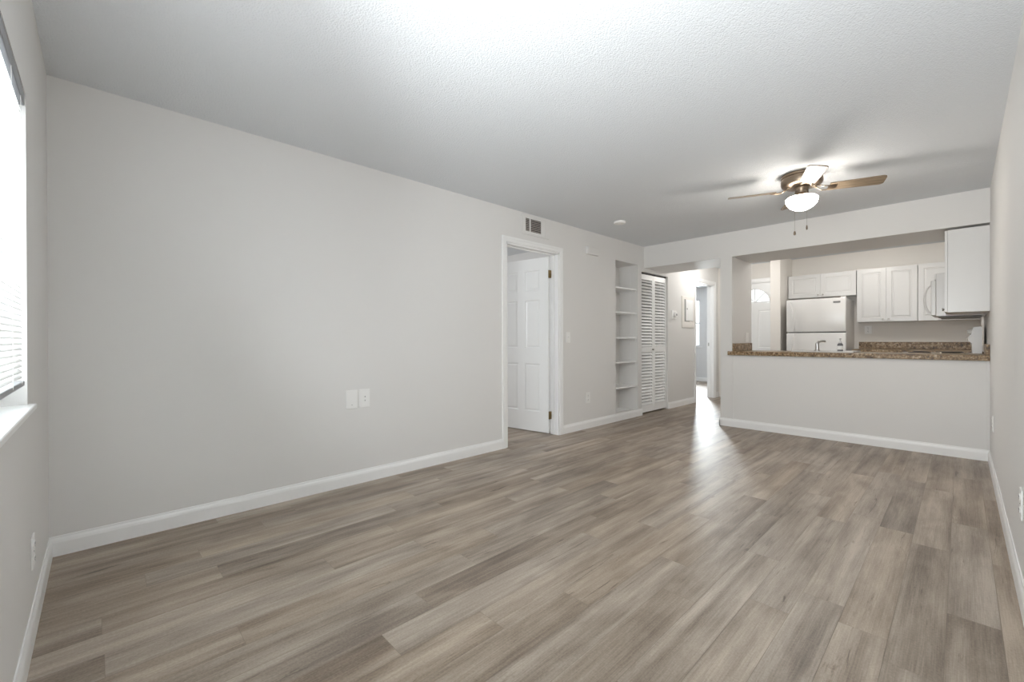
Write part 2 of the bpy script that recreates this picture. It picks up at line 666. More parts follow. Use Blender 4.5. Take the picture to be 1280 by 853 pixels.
bm = BM()
bprof(bm, (U0, V0), (2.928, V0), (0, -1))
bprof(bm, (3.872, V0), (5.662, V0), (0, -1))
bprof(bm, (CLb - 0.004, V0), (7.43, V0), (0, -1))
bprof(bm, (8.35, V0), (UB, V0), (0, -1))
struct('baseboard_left', bm, 'trim')
bm = BM()
bprof(bm, (U0, V1), (U0, V0), (1, 0))
struct('baseboard_window', bm, 'trim')
bm = BM()
bprof(bm, (U0, V1), (U1, V1), (0, 1))
struct('baseboard_right', bm, 'trim')
bm = BM()
bprof(bm, (U1, V1), (U1, 2.125 + BT), (-1, 0))
bprof(bm, (U1 - BT, 2.125), (6.445, 2.125), (0, 1))
struct('baseboard_peninsula', bm, 'trim')
bm = BM()
bprof(bm, (11.36, VI), (11.36, 6.5), (-1, 0))
bprof(bm, (6.52, 6.5), (11.36, 6.5), (0, -1))
struct('baseboard_rear_bedroom', bm, 'trim')
bm = BM()
bprof(bm, (-0.2, 6.5), (4.75, 6.5), (0, -1))
bprof(bm, (4.75, VI), (4.75, 6.5), (-1, 0))
struct('baseboard_bedroom', bm, 'trim')

# ------------------------------------------------------------------ door casings (trim)


def casing(x0, x1, zt, wdt, yw=V0, side=-1):
    """Stepped casing round an opening in a wall of constant y, plus the jamb lining."""
    bm = BM()
    for (o, i, th_) in ((wdt, wdt * 0.62, 0.017), (wdt * 0.66, wdt * 0.2, 0.013), (wdt * 0.24, 0.004, 0.010)):
        ya, yb = yw, yw + side * th_
        box(bm, x0 - o, x0 - i, ya, yb, 0, zt + o)
        box(bm, x1 + i, x1 + o, ya, yb, 0, zt + o)
        box(bm, x0 - i, x1 + i, ya, yb, zt + i, zt + o)
    y0, y1 = V0 - 0.002, VI + 0.002
    box(bm, x0 - 0.001, x0 + 0.016, y0, y1, 0, zt)
    box(bm, x1 - 0.016, x1 + 0.001, y0, y1, 0, zt)
    box(bm, x0, x1, y0, y1, zt - 0.016, zt + 0.001)
    # door stop
    ys = V0 + 0.055
    box(bm, x0 + 0.016, x0 + 0.028, ys, ys + 0.02, 0, zt - 0.016)
    box(bm, x1 - 0.028, x1 - 0.016, ys, ys + 0.02, 0, zt - 0.016)
    box(bm, x0 + 0.016, x1 - 0.016, ys, ys + 0.02, zt - 0.028, zt - 0.016)
    return bm


struct('trim_1', casing(D1a, D1b, D1t, 0.060), 'trim', 'white casing round the left wall bedroom doorway', 'door casing')
t2 = struct('trim_2', casing(D2a, D2b, D2t, 0.060), 'trim', 'white casing round the far hall doorway', 'door casing')
bm = BM()
box(bm, D2b - 0.019, D2b - 0.016, 3.272, 3.298, 0.97, 1.03, 0.001)
mk('strike_plate', bm, 'nickel', t2)
bm = BM()
for y0, y1, z0, z1 in ((FDa - 0.06, FDa, 0, FDt + 0.06), (FDb, FDb + 0.06, 0, FDt + 0.06), (FDa, FDb, FDt, FDt + 0.06)):
    box(bm, UB - 0.016, UB, y0, y1, z0, z1, 0.004)
box(bm, UB - 0.002, UB + 0.1, FDa, FDa + 0.015, 0, FDt)
box(bm, UB - 0.002, UB + 0.1, FDb - 0.015, FDb, 0, FDt)
box(bm, UB - 0.002, UB + 0.1, FDa, FDb, FDt - 0.015, FDt)
struct('trim_3', bm, 'trim', 'white casing round the front door', 'door casing')
# narrow corner strip where half wall meets stub wall
bm = BM()
box(bm, U1 - 0.005, U1, 1.972, 1.990, BH, 0.895, 0.002)
struct('trim_4', bm, 'wall', 'thin painted joint strip at left end of half wall', 'trim')
bm = BM()
box(bm, U1 - 0.005, U1, V1, V1 + 0.022, BH, 0.895, 0.002)
struct('trim_5', bm, 'wall', 'thin painted joint strip at right end of half wall', 'trim')

# ------------------------------------------------------------------ window_1 by the camera
wn = sthing('window_1', (U0, 1.1, WZ0), 'wide window with lowered white blind beside the left corner', 'window')
FX0, FX1 = U0 - 0.125, U0 - 0.075
bm = BM()
for y0, y1, z0, z1 in ((WV0, WV0 + 0.04, WZ0, WZ1), (WV1 - 0.04, WV1, WZ0, WZ1), (WV0 + 0.04, WV1 - 0.04, WZ0, WZ0 + 0.05),
                       (WV0 + 0.04, WV1 - 0.04, WZ1 - 0.04, WZ1), (1.11, 1.15, WZ0 + 0.05, WZ1 - 0.04)):
    box(bm, FX0, FX1, y0, y1, z0, z1, 0.003)
mk('window_frame', bm, 'vinylframe', wn)
bm = BM()
box(bm, FX0 + 0.02, FX0 + 0.025, WV0 + 0.03, WV1 - 0.03, WZ0 + 0.04, WZ1 - 0.03)
mk('window_pane', bm, 'glass', wn)
bm = BM()
box(bm, U0 - 0.08, U0 + 0.0205, WV0 - 0.05, WV1 + 0.045, WZ0 - 0.021, WZ0, 0.005, 3)
mk('window_sill', bm, 'trim', wn)

bl = thing('window_blind', 'white mini blind lowered over the window by the left corner', 'window blind', (U0 - 0.02, 1.1, WZ1))
bm = BM()
box(bm, U0 - 0.032, U0 - 0.002, 1.125, WV1 - 0.008, WZ1 - 0.045, WZ1 - 0.001, 0.003)
mk('headrail', bm, 'rail', bl)
zs = [WZ1 - 0.062 - 0.0195 * i for i in range(49)]
proto = None
YA, YB = 1.135, WV1 - 0.022
for i, z in enumerate(zs):
    if z < 0.965:
        break
    if proto is None:
        bm = BM()
        n = 6
        rows = []
        for s in range(n + 1):
            t = s / n - 0.5
            dx, dz = t * 0.025, -0.0022 * (2 * t) ** 2
            a = R(-40)
            rows.append((dx * math.cos(a) - dz * math.sin(a), dx * math.sin(a) + dz * math.cos(a)))
        A = [bm.verts.new((U0 - 0.0175 + x, YA, z + q)) for x, q in rows]
        B = [bm.verts.new((U0 - 0.0175 + x, YB, z + q)) for x, q in rows]
        A2 = [bm.verts.new((U0 - 0.0175 + x, YA, z + q + 0.0004)) for x, q in rows]
        B2 = [bm.verts.new((U0 - 0.0175 + x, YB, z + q + 0.0004)) for x, q in rows]
        for s in range(n):
            bm.faces.new((A[s], A[s + 1], B[s + 1], B[s]))
            bm.faces.new((A2[s], A2[s + 1], B2[s + 1], B2[s]))
            bm.faces.new((A[s], A[s + 1], A2[s + 1], A2[s]))
            bm.faces.new((B[s], B[s + 1], B2[s + 1], B2[s]))
        for s in (0, n):
            bm.faces.new((A[s], B[s], B2[s], A2[s]))
        proto = mk('slat', bm, 'slat', bl, smooth=True)
        zp = z
    else:
        c = proto.copy()
        COL.objects.link(c)
        c.parent = bl
        c.location.z += z - zp
        c.rotation_euler.x = random.uniform(-0.0006, 0.0006)
bm = BM()
box(bm, U0 - 0.030, U0 - 0.004, YA, YB, 0.938, 0.956, 0.004)
mk('bottom_rail', bm, 'rail', bl)
for y in (WV1 - 0.10, WV1 - 0.32, 1.72, 1.25):
    bm = BM()
    for x in (U0 - 0.031, U0 - 0.003):
        tube(bm, [(x, y, WZ1 - 0.04), (x, y, 0.948)], 0.0008, 6)
    mk('ladder_cord', bm, 'plastic', bl)

# rear bedroom window
wn = sthing('window_2', (11.36, 5.1, W2z0), 'bright white window seen through the far hall doorway', 'window')
bm = BM()
for y0, y1, z0, z1 in ((W2a, W2a + 0.035, W2z0, W2z1), (W2b - 0.035, W2b, W2z0, W2z1), (W2a, W2b, W2z0, W2z0 + 0.04), (W2a, W2b, W2z1 - 0.035, W2z1),
                       (W2a, W2b, 1.50, 1.535)):
    box(bm, 11.375, 11.405, y0, y1, z0, z1, 0.003)
mk('window_frame', bm, 'vinylframe', wn)
bm = BM()
box(bm, 11.388, 11.392, W2a + 0.02, W2b - 0.02, W2z0 + 0.02, W2z1 - 0.02)
mk('window_pane', bm, 'glass', wn)
bm = BM()
box(bm, 11.335, 11.38, W2a - 0.04, W2b + 0.04, W2z0 - 0.022, W2z0, 0.004)
mk('window_sill', bm, 'trim', wn)

# ------------------------------------------------------------------ door_1: six-panel door swung into the bedroom
hx, hy = D1b - 0.020, VI + 0.004
d1 = sthing('door_1', (hx, hy, 0.012), 'white six panel door standing open into the bedroom', 'door')
DW, DH, DT = 0.775, 2.045, 0.035
d1.rotation_euler = (0, 0, R(98.5))
st, mid = 0.115, 0.10
cw = (DW - 2 * st - mid) / 2
cells = []
for x0 in (st, st + cw + mid):
    cells += [(x0, x0 + cw, 0.235, 0.800), (x0, x0 + cw, 0.985, 1.555), (x0, x0 + cw, 1.665, 1.905)]
bm = BM()
panel_slab(bm, DW, DH, DT, cells)
mk('door_leaf', bm, 'door', d1, world=False)
for z in (0.16, 1.80):
    bm = BM()
    tube(bm, [(-0.006, 0.002, z), (-0.006, 0.002, z + 0.09)], 0.007, 12)
    box(bm, -0.012, 0.004, 0.003, 0.033, z, z + 0.09, 0.001)
    box(bm, -0.020, -0.004, -0.030, 0.000, z, z + 0.09, 0.001)
    mk('hinge', bm, 'hinge', d1, world=False)
bm = BM()
lathe(bm, [(0, -0.065), (0.020, -0.062), (0.027, -0.048), (0.022, -0.034), (0.011, -0.028), (0.011, -0.008), (0.030, -0.006), (0.030, 0.0005)], DW - 0.065, 0, 20, axis='y', z0=0.95)
mk('door_knob', bm, 'nickel', d1, smooth=True, world=False)

# ------------------------------------------------------------------ door_2: louvred bifold closet door
d2 = sthing('door_2', (CLa, 3.24, 0.02), 'white louvred bifold closet door beside the built in shelves', 'closet door')
pw = (CLb - CLa - 0.016) / 2
for p in range(2):
    xa = CLa + 0.006 + p * (pw + 0.003)
    xb = xa + pw
    y0, y1 = 3.222, 3.250
    z0, z1 = 0.022, 2.052
    bm = BM()
    sw = 0.042
    box(bm, xa, xa + sw, y0, y1, z0, z1, 0.002)
    box(bm, xb - sw, xb, y0, y1, z0, z1, 0.002)
    for a, b in ((z0, z0 + 0.105), (0.905, 0.985), (z1 - 0.075, z1)):
        box(bm, xa + sw, xb - sw, y0 + 0.001, y1 - 0.001, a, b)
    for a, b in ((z0 + 0.105, 0.905), (0.985, z1 - 0.075)):
        k = round((b - a) / 0.046)
        for i in range(k):
            z = a + (i + 0.5) * (b - a) / k
            # louvre slat leaning outwards at its foot
            poly = [(y0 - 0.002, z - 0.015), (y0 + 0.004, z - 0.020), (y1 - 0.001, z + 0.010), (y1 - 0.006, z + 0.017)]
            prism(bm, poly, xa + sw - 0.004, xb - sw + 0.004, 'yz')
    pn = mk('door_panel', bm, 'door', d2)
    if p == 0:
        bm = BM()
        lathe(bm, [(0, -0.030), (0.012, -0.028), (0.015, -0.020), (0.008, -0.012), (0.008, 0.0), ], xb - 0.045, 3.2225, 16, axis='y', z0=0.945)
        mk('door_knob', bm, 'nickel', pn, smooth=True)
bm = BM()
box(bm, CLa + 0.002, CLb - 0.002, 3.226, 3.248, 2.058, CLt, 0.001)
mk('door_track_gap_shade', bm, 'dark', d2)  # dark strip painted as the shaded track gap over the door

# ------------------------------------------------------------------ door_3: front door with fan light
d3 = sthing('door_3', (UB + 0.03, 2.57, 0), 'white front door with half round fan window at the end of the entry', 'front door')
fx0, fx1 = UB + 0.025, UB + 0.068
ya, yb, zt = FDa + 0.017, FDb - 0.017, FDt - 0.018
cyf, zf, rf = 2.570, 1.755, 0.235
bm = BM()
wv = yb - ya
cells = [(0.13, wv / 2 - 0.05, 0.20, 0.78), (wv / 2 + 0.05, wv - 0.13, 0.20, 0.78), (0.13, wv / 2 - 0.05, 0.93, 1.60), (wv / 2 + 0.05, wv - 0.13, 0.93, 1.60)]
panel_slab(bm, wv, zf - 0.03, 0.043, cells)
for v in bm.verts:
    x, y, z = v.co
    v.co = (fx0 + y, ya + x, z + 0.012)
zb = zf - 0.018
poly = [(ya, zb), (cyf - rf, zb), (cyf - rf, zf)] + [(cyf - rf * math.cos(math.pi * i / 24), zf + rf * math.sin(math.pi * i / 24)) for i in range(1, 24)] + [(cyf + rf, zf), (cyf + rf, zb), (yb, zb), (yb, zt), (ya, zt)]
prism(bm, poly, fx0, fx1, 'yz')
leaf = mk('door_leaf', bm, 'door', d3)
bm = BM()
arc = [(fx0 - 0.002, cyf - (rf + 0.008) * math.cos(math.pi * i / 24), zf + (rf + 0.008) * math.sin(math.pi * i / 24)) for i in range(25)]
tube(bm, arc, 0.011, 8)
tube(bm, [(fx0 - 0.002, cyf - rf - 0.008, zf - 0.002), (fx0 - 0.002, cyf + rf + 0.008, zf - 0.002)], 0.013, 8)
for a in (45, 90, 135):
    tube(bm, [(fx0 + 0.006, cyf, zf), (fx0 + 0.006, cyf - rf * math.cos(R(a)), zf + rf * math.sin(R(a)))], 0.007, 8)
mk('fan_window_grille', bm, 'trim', d3, smooth=True)
bm = BM()
poly = [(cyf - rf * math.cos(math.pi * i / 24), zf - 0.01 + rf * math.sin(math.pi * i / 24)) for i in range(25)]
prism(bm, poly, fx0 + 0.018, fx0 + 0.022, 'yz')
mk('fan_window_pane', bm, 'glass', d3)
bm = BM()
lathe(bm, [(0, -0.065), (0.021, -0.06), (0.027, -0.045), (0.020, -0.03), (0.011, -0.025), (0.011, -0.006), (0.03, -0.004), (0.03, 0.0)], fx0, yb - 0.07, 20, axis='x', z0=0.98)
mk('door_knob', bm, 'nickel', d3, smooth=True)

# ------------------------------------------------------------------ built-in shelves
bk = thing('built_in_shelves', 'white built in shelf recess with five shelves in the left wall', 'built-in shelves', (NIa, V0, NIz0))
NB = V0 + 0.30
bm = BM()
box(bm, NIa, NIb, NB, NB + 0.02, NIz0, NIz1)
mk('back_panel', bm, 'wall', bk)
for xa, xb in ((NIa - 0.018, NIa), (NIb, NIb + 0.018)):
    bm = BM()
    box(bm, xa, xb, VI + 0.001, NB + 0.02, NIz0, NIz1)
    mk('side_panel', bm, 'wall', bk)
bm = BM()
box(bm, NIa - 0.018, NIb + 0.018, VI + 0.001, NB + 0.02, NIz1, NIz1 + 0.018)
mk('top_panel', bm, 'wall', bk)
bm = BM()
box(bm, NIa - 0.018, NIb + 0.018, VI + 0.001, NB + 0.02, NIz0 - 0.02, NIz0)
mk('bottom_panel', bm, 'trim', bk)
for z in (1.812, 1.476, 1.129, 0.792, 0.445):
    bm = BM()
    box(bm, NIa + 0.001, NIb - 0.001, V0 + 0.012, NB, z - 0.022, z, 0.002)
    sh = mk('shelf', bm, 'trim', bk)
    bm = BM()
    box(bm, NIb - 0.014, NIb - 0.001, V0 + 0.03, NB, z - 0.045, z - 0.022, 0.002)
    mk('shelf_cleat', bm, 'wall', sh)

# ------------------------------------------------------------------ counter, sink, taps
CT, CB = 0.945, 0.897
ct = thing('countertop', 'brown speckled peninsula countertop on the half wall', 'countertop', (U1, 1.0, CB))
bm = BM()
box(bm, U1 - 0.030, U1, 0.0 + V1 + 0.001, 2.03, CB, CT, 0.004)
box(bm, U1 - 0.002, 6.40, V1 + 0.001, 1.984, CT - 0.035, CT)
mk('worktop', bm, 'granite', ct)
bm = BM()
box(bm, U1 + 0.004, 6.40, 1.962, 1.984, CT + 0.0005, CT + 0.098, 0.003)
mk('backsplash', bm, 'granite', ct)
bm = BM()
box(bm, U1 + 0.004, 6.40, V1 + 0.001, V1 + 0.022, CT + 0.0005, CT + 0.098, 0.003)
mk('backsplash', bm, 'granite', ct)

bc = thing('base_cabinet', 'white base cabinets under the peninsula counter facing the kitchen', 'cabinet', (6.1, 0.9, 0))
bm = BM()
box(bm, 5.842, 6.32, V1 + 0.70, 1.982, 0.10, 0.72)
box(bm, 5.842, 6.26, V1 + 0.70, 1.982, 0, 0.10)
mk('body', bm, 'cab', bc)
for i in range(4):
    y0 = V1 + 0.705 + i * 0.364
    bm = BM()
    panel_slab(bm, 0.358, 0.58, 0.018, [(0.055, 0.303, 0.055, 0.525)])
    for v in bm.verts:
        x, y, z = v.co
        v.co = (6.3205 + y, y0 + x, z + 0.12)
    d = mk('door', bm, 'cab', bc)

sk = thing('kitchen_sink', 'white drop in sink set in the peninsula counter', 'sink', (6.08, 1.08, CT))
SU0, SU1, SV0, SV1 = 5.86, 6.34, 0.80, 1.38
bm = BM()
for x0, x1, y0, y1 in ((SU0, SU0 + 0.085, SV0, SV1), (SU1 - 0.035, SU1, SV0, SV1), (SU0 + 0.085, SU1 - 0.035, SV0, SV0 + 0.035), (SU0 + 0.085, SU1 - 0.035, SV1 - 0.035, SV1)):
    box(bm, x0, x1, y0, y1, CT + 0.0006, CT + 0.014, 0.005)
mk('rim', bm, 'appliance', sk, smooth=True)
fc = thing('faucet', 'grey chrome faucet behind the sink on the counter', 'faucet', (5.905, 1.135, CT + 0.014))
bm = BM()
fz = CT + 0.0145
lathe(bm, [(0.030, fz), (0.030, fz + 0.008), (0.019, fz + 0.014), (0.0165, fz + 0.06), (0.017, fz + 0.085)], 5.905, 1.135, 20)
mk('faucet_body', bm, 'chrome', fc, smooth=True)
bm = BM()
tube(bm, [(5.905, 1.135, fz + 0.07), (5.910, 1.133, fz + 0.088), (5.925, 1.125, fz + 0.104), (5.955, 1.113, fz + 0.112), (5.990, 1.100, fz + 0.113), (6.030, 1.085, fz + 0.110)], [0.0165, 0.0155, 0.0145, 0.0135, 0.0125, 0.0115], 12)
mk('spout', bm, 'chrome', fc, smooth=True)
sd = thing('soap_dispenser', 'small grey pump soap bottle beside the sink faucet', 'soap dispenser', (5.91, 0.925, CT + 0.014))
bm = BM()
lathe(bm, [(0.0, fz), (0.024, fz), (0.026, fz + 0.004), (0.026, fz + 0.072), (0.020, fz + 0.084), (0.013, fz + 0.088)], 5.91, 0.925, 20)
b_ = mk('bottle', bm, 'soap', sd, smooth=True)
bm = BM()
lathe(bm, [(0.014, fz + 0.088), (0.014, fz + 0.104), (0.0055, fz + 0.106), (0.0055, fz + 0.128), (0.010, fz + 0.130), (0.010, fz + 0.142), (0, fz + 0.144)], 5.91, 0.925, 16)
box(bm, 5.872, 5.910, 0.921, 0.929, fz + 0.131, fz + 0.140, 0.002)
mk('pump', bm, 'chrome', sd, smooth=True)
bm = BM()
lathe(bm, [(0.0262, fz + 0.018), (0.0266, fz + 0.018), (0.0266, fz + 0.060), (0.0262, fz + 0.060)], 5.91, 0.925, 20)
mk('bottle_label', bm, 'plastic', sd, smooth=True)

# ------------------------------------------------------------------ kitchen cabinets


def knob(parent, x, y, z, axis='x', s=-1, r=0.012):
    bm = BM()
    pr = [(0, s * 0.026), (r, s * 0.024), (r * 1.15, s * 0.017), (r * 0.6, s * 0.010), (r * 0.6, -s * 0.0)]
    lathe(bm, pr, x, y, 14, axis=axis, z0=z)
    mk('knob', bm, 'nickel', parent, smooth=True)


def wall_cabinet(y0, y1, z0, z1, doors, label, knobs, name='wall_cabinet'):
    """Cabinet on the back wall, front towards -X; y0<y1; doors listed from left in the picture (high y)."""
    xf = 8.20
    t = thing(name, label, 'cabinet', (UB, (y0 + y1) / 2, z0), group=None)
    bm = BM()
    box(bm, xf + 0.019, UB - 0.0005, y0 + 0.0005, y1 - 0.0005, z0, z1)
    mk('body', bm, 'cab', t)
    w_ = (y1 - y0) / doors
    for i in range(doors):
        b = y1 - i * w_ - 0.0015
        a = y1 - (i + 1) * w_ + 0.0015
        bm = BM()
        dw, dh = b - a, z1 - z0 - 0.006
        fr = 0.058
        panel_slab(bm, dw, dh, 0.018, [(fr, dw - fr, fr, dh - fr)], inset=0.008, depth=0.005, raise_in=0.02, raise_d=0.004)
        for v in bm.verts:
            x, y, z = v.co
            v.co = (xf + y, a + x, z0 + 0.003 + z)
        d = mk('door', bm, 'cab', t)
        ky = a + 0.03 if knobs[i] == 'r' else b - 0.03
        knob(d, xf, ky, z0 + 0.035)
    return t


wall_cabinet(1.092, 1.972, 1.755, 2.125, 2, 'short white two door wall cabinet above the refrigerator', 'rl')
wall_cabinet(0.420, 1.083, 1.345, 2.128, 2, 'tall white two door wall cabinet right of the refrigerator', 'rl')
wall_cabinet(V1 + 0.005, 0.416, 1.345, 2.132, 1, 'white single door wall cabinet in the back corner behind the microwave', 'r')

# end cabinet on the right wall, its side panel towards the room
ec = thing('wall_cabinet', 'white wall cabinet on the right wall showing its plain side panel', 'cabinet', (6.05, V1, 1.34))
bm = BM()
box(bm, U1 + 0.004, 6.40, V1 + 0.0005, 0.088, 1.342, 2.108, 0.001)
mk('body', bm, 'cab', ec)
bm = BM()
box(bm, U1 + 0.002, U1 + 0.0042, V1 + 0.012, 0.075, 1.36, 2.09)
mk('side_panel', bm, 'cab', ec)
for i in range(2):
    a = U1 + 0.006 + i * 0.336
    bm = BM()
    panel_slab(bm, 0.333, 0.758, 0.018, [(0.058, 0.275, 0.058, 0.70)], inset=0.008, depth=0.005, raise_in=0.02, raise_d=0.004)
    for v in bm.verts:
        x, y, z = v.co
        v.co = (a + x, 0.1075 - y, 1.346 + z)
    d = mk('door', bm, 'cab', ec)
    knob(d, a + (0.30 if i == 0 else 0.03), 0.1075, 1.385, 'y', 1)

# cabinet above the microwave
mc = thing('wall_cabinet', 'small white cabinet above the microwave mostly hidden behind the end cabinet', 'cabinet', (6.8, V1, 1.80))
bm = BM()
box(bm, 6.43, 7.18, V1 + 0.0005, 0.088, 1.79, 2.12, 0.001)
mk('body', bm, 'cab', mc)
bm = BM()
panel_slab(bm, 0.745, 0.32, 0.018, [(0.058, 0.687, 0.058, 0.262)], inset=0.008, depth=0.005)
for v in bm.verts:
    x, y, z = v.co
    v.co = (6.4325 + x, 0.1075 - y, 1.795 + z)
mk('door', bm, 'cab', mc)

mw = thing('microwave', 'white over range microwave with curved handle beyond the end cabinet', 'microwave', (6.8, V1, 1.33))
bm = BM()
box(bm, 6.43, 7.185, V1 + 0.001, 0.185, 1.335, 1.788, 0.004)
mk('body', bm, 'appliance', mw)
bm = BM()
box(bm, 6.432, 6.96, 0.1855, 0.225, 1.345, 1.715, 0.006)
dr = mk('door', bm, 'appliance', mw)
bm = BM()
box(bm, 6.49, 6.90, 0.2252, 0.2262, 1.41, 1.66)
mk('door_window', bm, 'grey', dr)
bm = BM()
hxm = 6.465
hp = [(hxm, 0.2255, 1.375), (hxm, 0.245, 1.385), (hxm, 0.262, 1.42), (hxm, 0.272, 1.47), (hxm, 0.275, 1.52), (hxm, 0.272, 1.57), (hxm, 0.262, 1.62), (hxm, 0.245, 1.655), (hxm, 0.2255, 1.665)]
tube(bm, hp, 0.010, 12)
mk('handle', bm, 'appliance', dr, smooth=True)
bm = BM()
box(bm, 6.962, 7.183, 0.1855, 0.222, 1.345, 1.715, 0.006)
mk('control_panel', bm, 'appliance', mw)
bm = BM()
box(bm, 6.436, 7.18, 0.1855, 0.20, 1.72, 1.785, 0.003)
mk('vent_grille', bm, 'appliance', mw)
bm = BM()
box(bm, 6.44, 7.17, V1 + 0.03, 0.16, 1.322, 1.3348, 0.003)
mk('underside_panel', bm, 'grey', mw)

# ------------------------------------------------------------------ refrigerator
fr = thing('refrigerator', 'white top freezer refrigerator against the kitchen back wall', 'refrigerator', (8.1, 1.52, 0))
FY0, FY1 = 1.146, 1.892
bm = BM()
box(bm, 7.835, 8.47, FY0 + 0.004, FY1 - 0.004, 0.03, 1.688, 0.006)
mk('body', bm, 'appliance', fr)
bm = BM()
box(bm, 7.755, 7.828, FY0, FY1, 1.200, 1.700, 0.014, 3)
fz_ = mk('freezer_door', bm, 'appliance', fr, smooth=True)
bm = BM()
box(bm, 7.755, 7.828, FY0, FY1, 0.10, 1.186, 0.014, 3)
rd = mk('refrigerator_door', bm, 'appliance', fr, smooth=True)
bm = BM()
box(bm, 7.825, 7.838, FY0 + 0.012, FY1 - 0.012, 0.11, 1.688)
mk('door_gasket', bm, 'grey', fr)
bm = BM()
box(bm, 7.80, 7.834, FY0 + 0.02, FY1 - 0.02, 0.012, 0.095, 0.003)
mk('kick_grille', bm, 'grey', fr)
# moulded handles along the left edge
for par, pts in ((fz_, [(7.757, FY1 - 0.055, 1.655), (7.728, FY1 - 0.060, 1.640), (7.716, FY1 - 0.075, 1.58), (7.716, FY1 - 0.098, 1.48), (7.720, FY1 - 0.110, 1.36), (7.735, FY1 - 0.110, 1.26), (7.757, FY1 - 0.108, 1.225)]),
                 (rd, [(7.757, FY1 - 0.10, 1.160), (7.735, FY1 - 0.100, 1.145), (7.720, FY1 - 0.098, 1.07), (7.716, FY1 - 0.085, 0.95), (7.716, FY1 - 0.065, 0.84), (7.735, FY1 - 0.058, 0.78), (7.757, FY1 - 0.055, 0.76)])):
    bm = BM()
    tube(bm, pts, 0.013, 12)
    mk('handle', bm, 'appliance', par, smooth=True)
bm = BM()
box(bm, 7.7515, 7.7555, FY0 + 0.065, FY0 + 0.150, 1.622, 1.650, 0.001)
mk('badge', bm, 'grey', fz_)
bm = BM()
box(bm, 7.80, 7.85, FY0 + 0.01, FY0 + 0.07, 1.7005, 1.716, 0.004)
mk('hinge_cover', bm, 'appliance', fr)

# ------------------------------------------------------------------ back counter
bk2 = thing('countertop', 'brown speckled countertop along the kitchen back wall right of the refrigerator', 'countertop', (8.2, 0.45, 0.91))
bm = BM()
box(bm, 7.86, UB - 0.001, V1 + 0.001, 1.095, 0.905, CT, 0.003)
mk('worktop', bm, 'granite', bk2)
bm = BM()
box(bm, UB - 0.022, UB - 0.001, V1 + 0.001, 1.095, CT + 0.0005, CT + 0.105, 0.003)
mk('backsplash', bm, 'granite', bk2)
bc2 = thing('base_cabinet', 'white base cabinet under the back wall counter', 'cabinet', (8.2, 0.45, 0))
bm = BM()
box(bm, 7.91, UB - 0.001, V1 + 0.001, 1.085, 0.10, 0.904)
box(bm, 7.96, UB - 0.001, V1 + 0.001, 1.085, 0, 0.10)
mk('body', bm, 'cab', bc2)
for i in range(3):
    y0 = V1 + 0.006 + i * 0.42
    bm = BM()
    panel_slab(bm, 0.412, 0.76, 0.018, [(0.055, 0.357, 0.055, 0.705)])
    for v in bm.verts:
        x, y, z = v.co
        v.co = (7.8915 + y, y0 + x, z + 0.12)
    d = mk('door', bm, 'cab', bc2)
    knob(d, 7.8915, y0 + 0.05, 0.83)

# ------------------------------------------------------------------ range on the right wall
rg = thing('range', 'white electric coil range on the right wall with raised back panel', 'range', (6.8, 0.2, 0))
RX0, RX1 = 6.425, 7.185
bm = BM()
box(bm, RX0, RX1, V1 + 0.025, 0.47, 0.02, 0.905, 0.004)
mk('body', bm, 'appliance', rg)
bm = BM()
box(bm, RX0, RX1, V1 + 0.022, 0.495, 0.906, 0.934, 0.008)
cook = mk('cooktop', bm, 'appliance', rg, smooth=True)
for bx, by, r_ in ((6.62, 0.33, 0.10), (7.00, 0.33, 0.075), (6.62, 0.08, 0.075), (7.00, 0.08, 0.10)):
    bm = BM()
    lathe(bm, [(r_ + 0.018, 0.9342), (r_ + 0.016, 0.939), (r_ + 0.004, 0.937), (0.02, 0.935)], bx, by, 28)
    pn = mk('drip_pan', bm, 'pan', cook, smooth=True)
    bm = BM()
    pts = []
    turns = 4
    for i in range(90):
        t = i / 89
        rr = 0.02 + (r_ - 0.02) * t
        a = 2 * math.pi * turns * t
        pts.append((bx + rr * math.cos(a), by + rr * math.sin(a), 0.944))
    tube(bm, pts, 0.0045, 6)
    mk('coil', bm, 'coil', cook, smooth=True)
# back panel (seen end-on as a slanted white profile)
bm = BM()
prism(bm, [(V1 + 0.032, 0.93), (V1 + 0.098, 0.93), (V1 + 0.100, 1.05), (V1 + 0.128, 1.07), (V1 + 0.130, 1.105), (V1 + 0.108, 1.125), (V1 + 0.092, 1.212), (V1 + 0.032, 1.220)], RX0 + 0.002, RX1 - 0.002, 'yz')
bmesh.ops.bevel(bm, geom=list(bm.edges), offset=0.003, segments=2, affect='EDGES')
bg = mk('back_panel', bm, 'appliance', rg)
for x in (6.50, 6.60, 7.01, 7.11):
    bm = BM()
    lathe(bm, [(0, 0.034), (0.020, 0.032), (0.024, 0.018), (0.024, 0.0), ], x, V1 + 0.098, 18, axis='y', z0=1.168)
    mk('knob', bm, 'appliance', bg, smooth=True)
bm = BM()
box(bm, RX0 + 0.008, RX1 - 0.008, 0.4705, 0.505, 0.24, 0.86, 0.006)
od = mk('oven_door', bm, 'appliance', rg)
bm = BM()
tube(bm, [(RX0 + 0.06, 0.505, 0.82), (RX0 + 0.06, 0.545, 0.82), (RX1 - 0.06, 0.545, 0.82), (RX1 - 0.06, 0.505, 0.82)], 0.011, 12)
mk('handle', bm, 'appliance', od, smooth=True)
bm = BM()
box(bm, RX0 + 0.12, RX1 - 0.12, 0.5052, 0.5064, 0.38, 0.70)
mk('oven_window', bm, 'grey', od)
bm = BM()
box(bm, RX0 + 0.008, RX1 - 0.008, 0.4705, 0.50, 0.06, 0.225, 0.006)
mk('drawer', bm, 'appliance', rg)
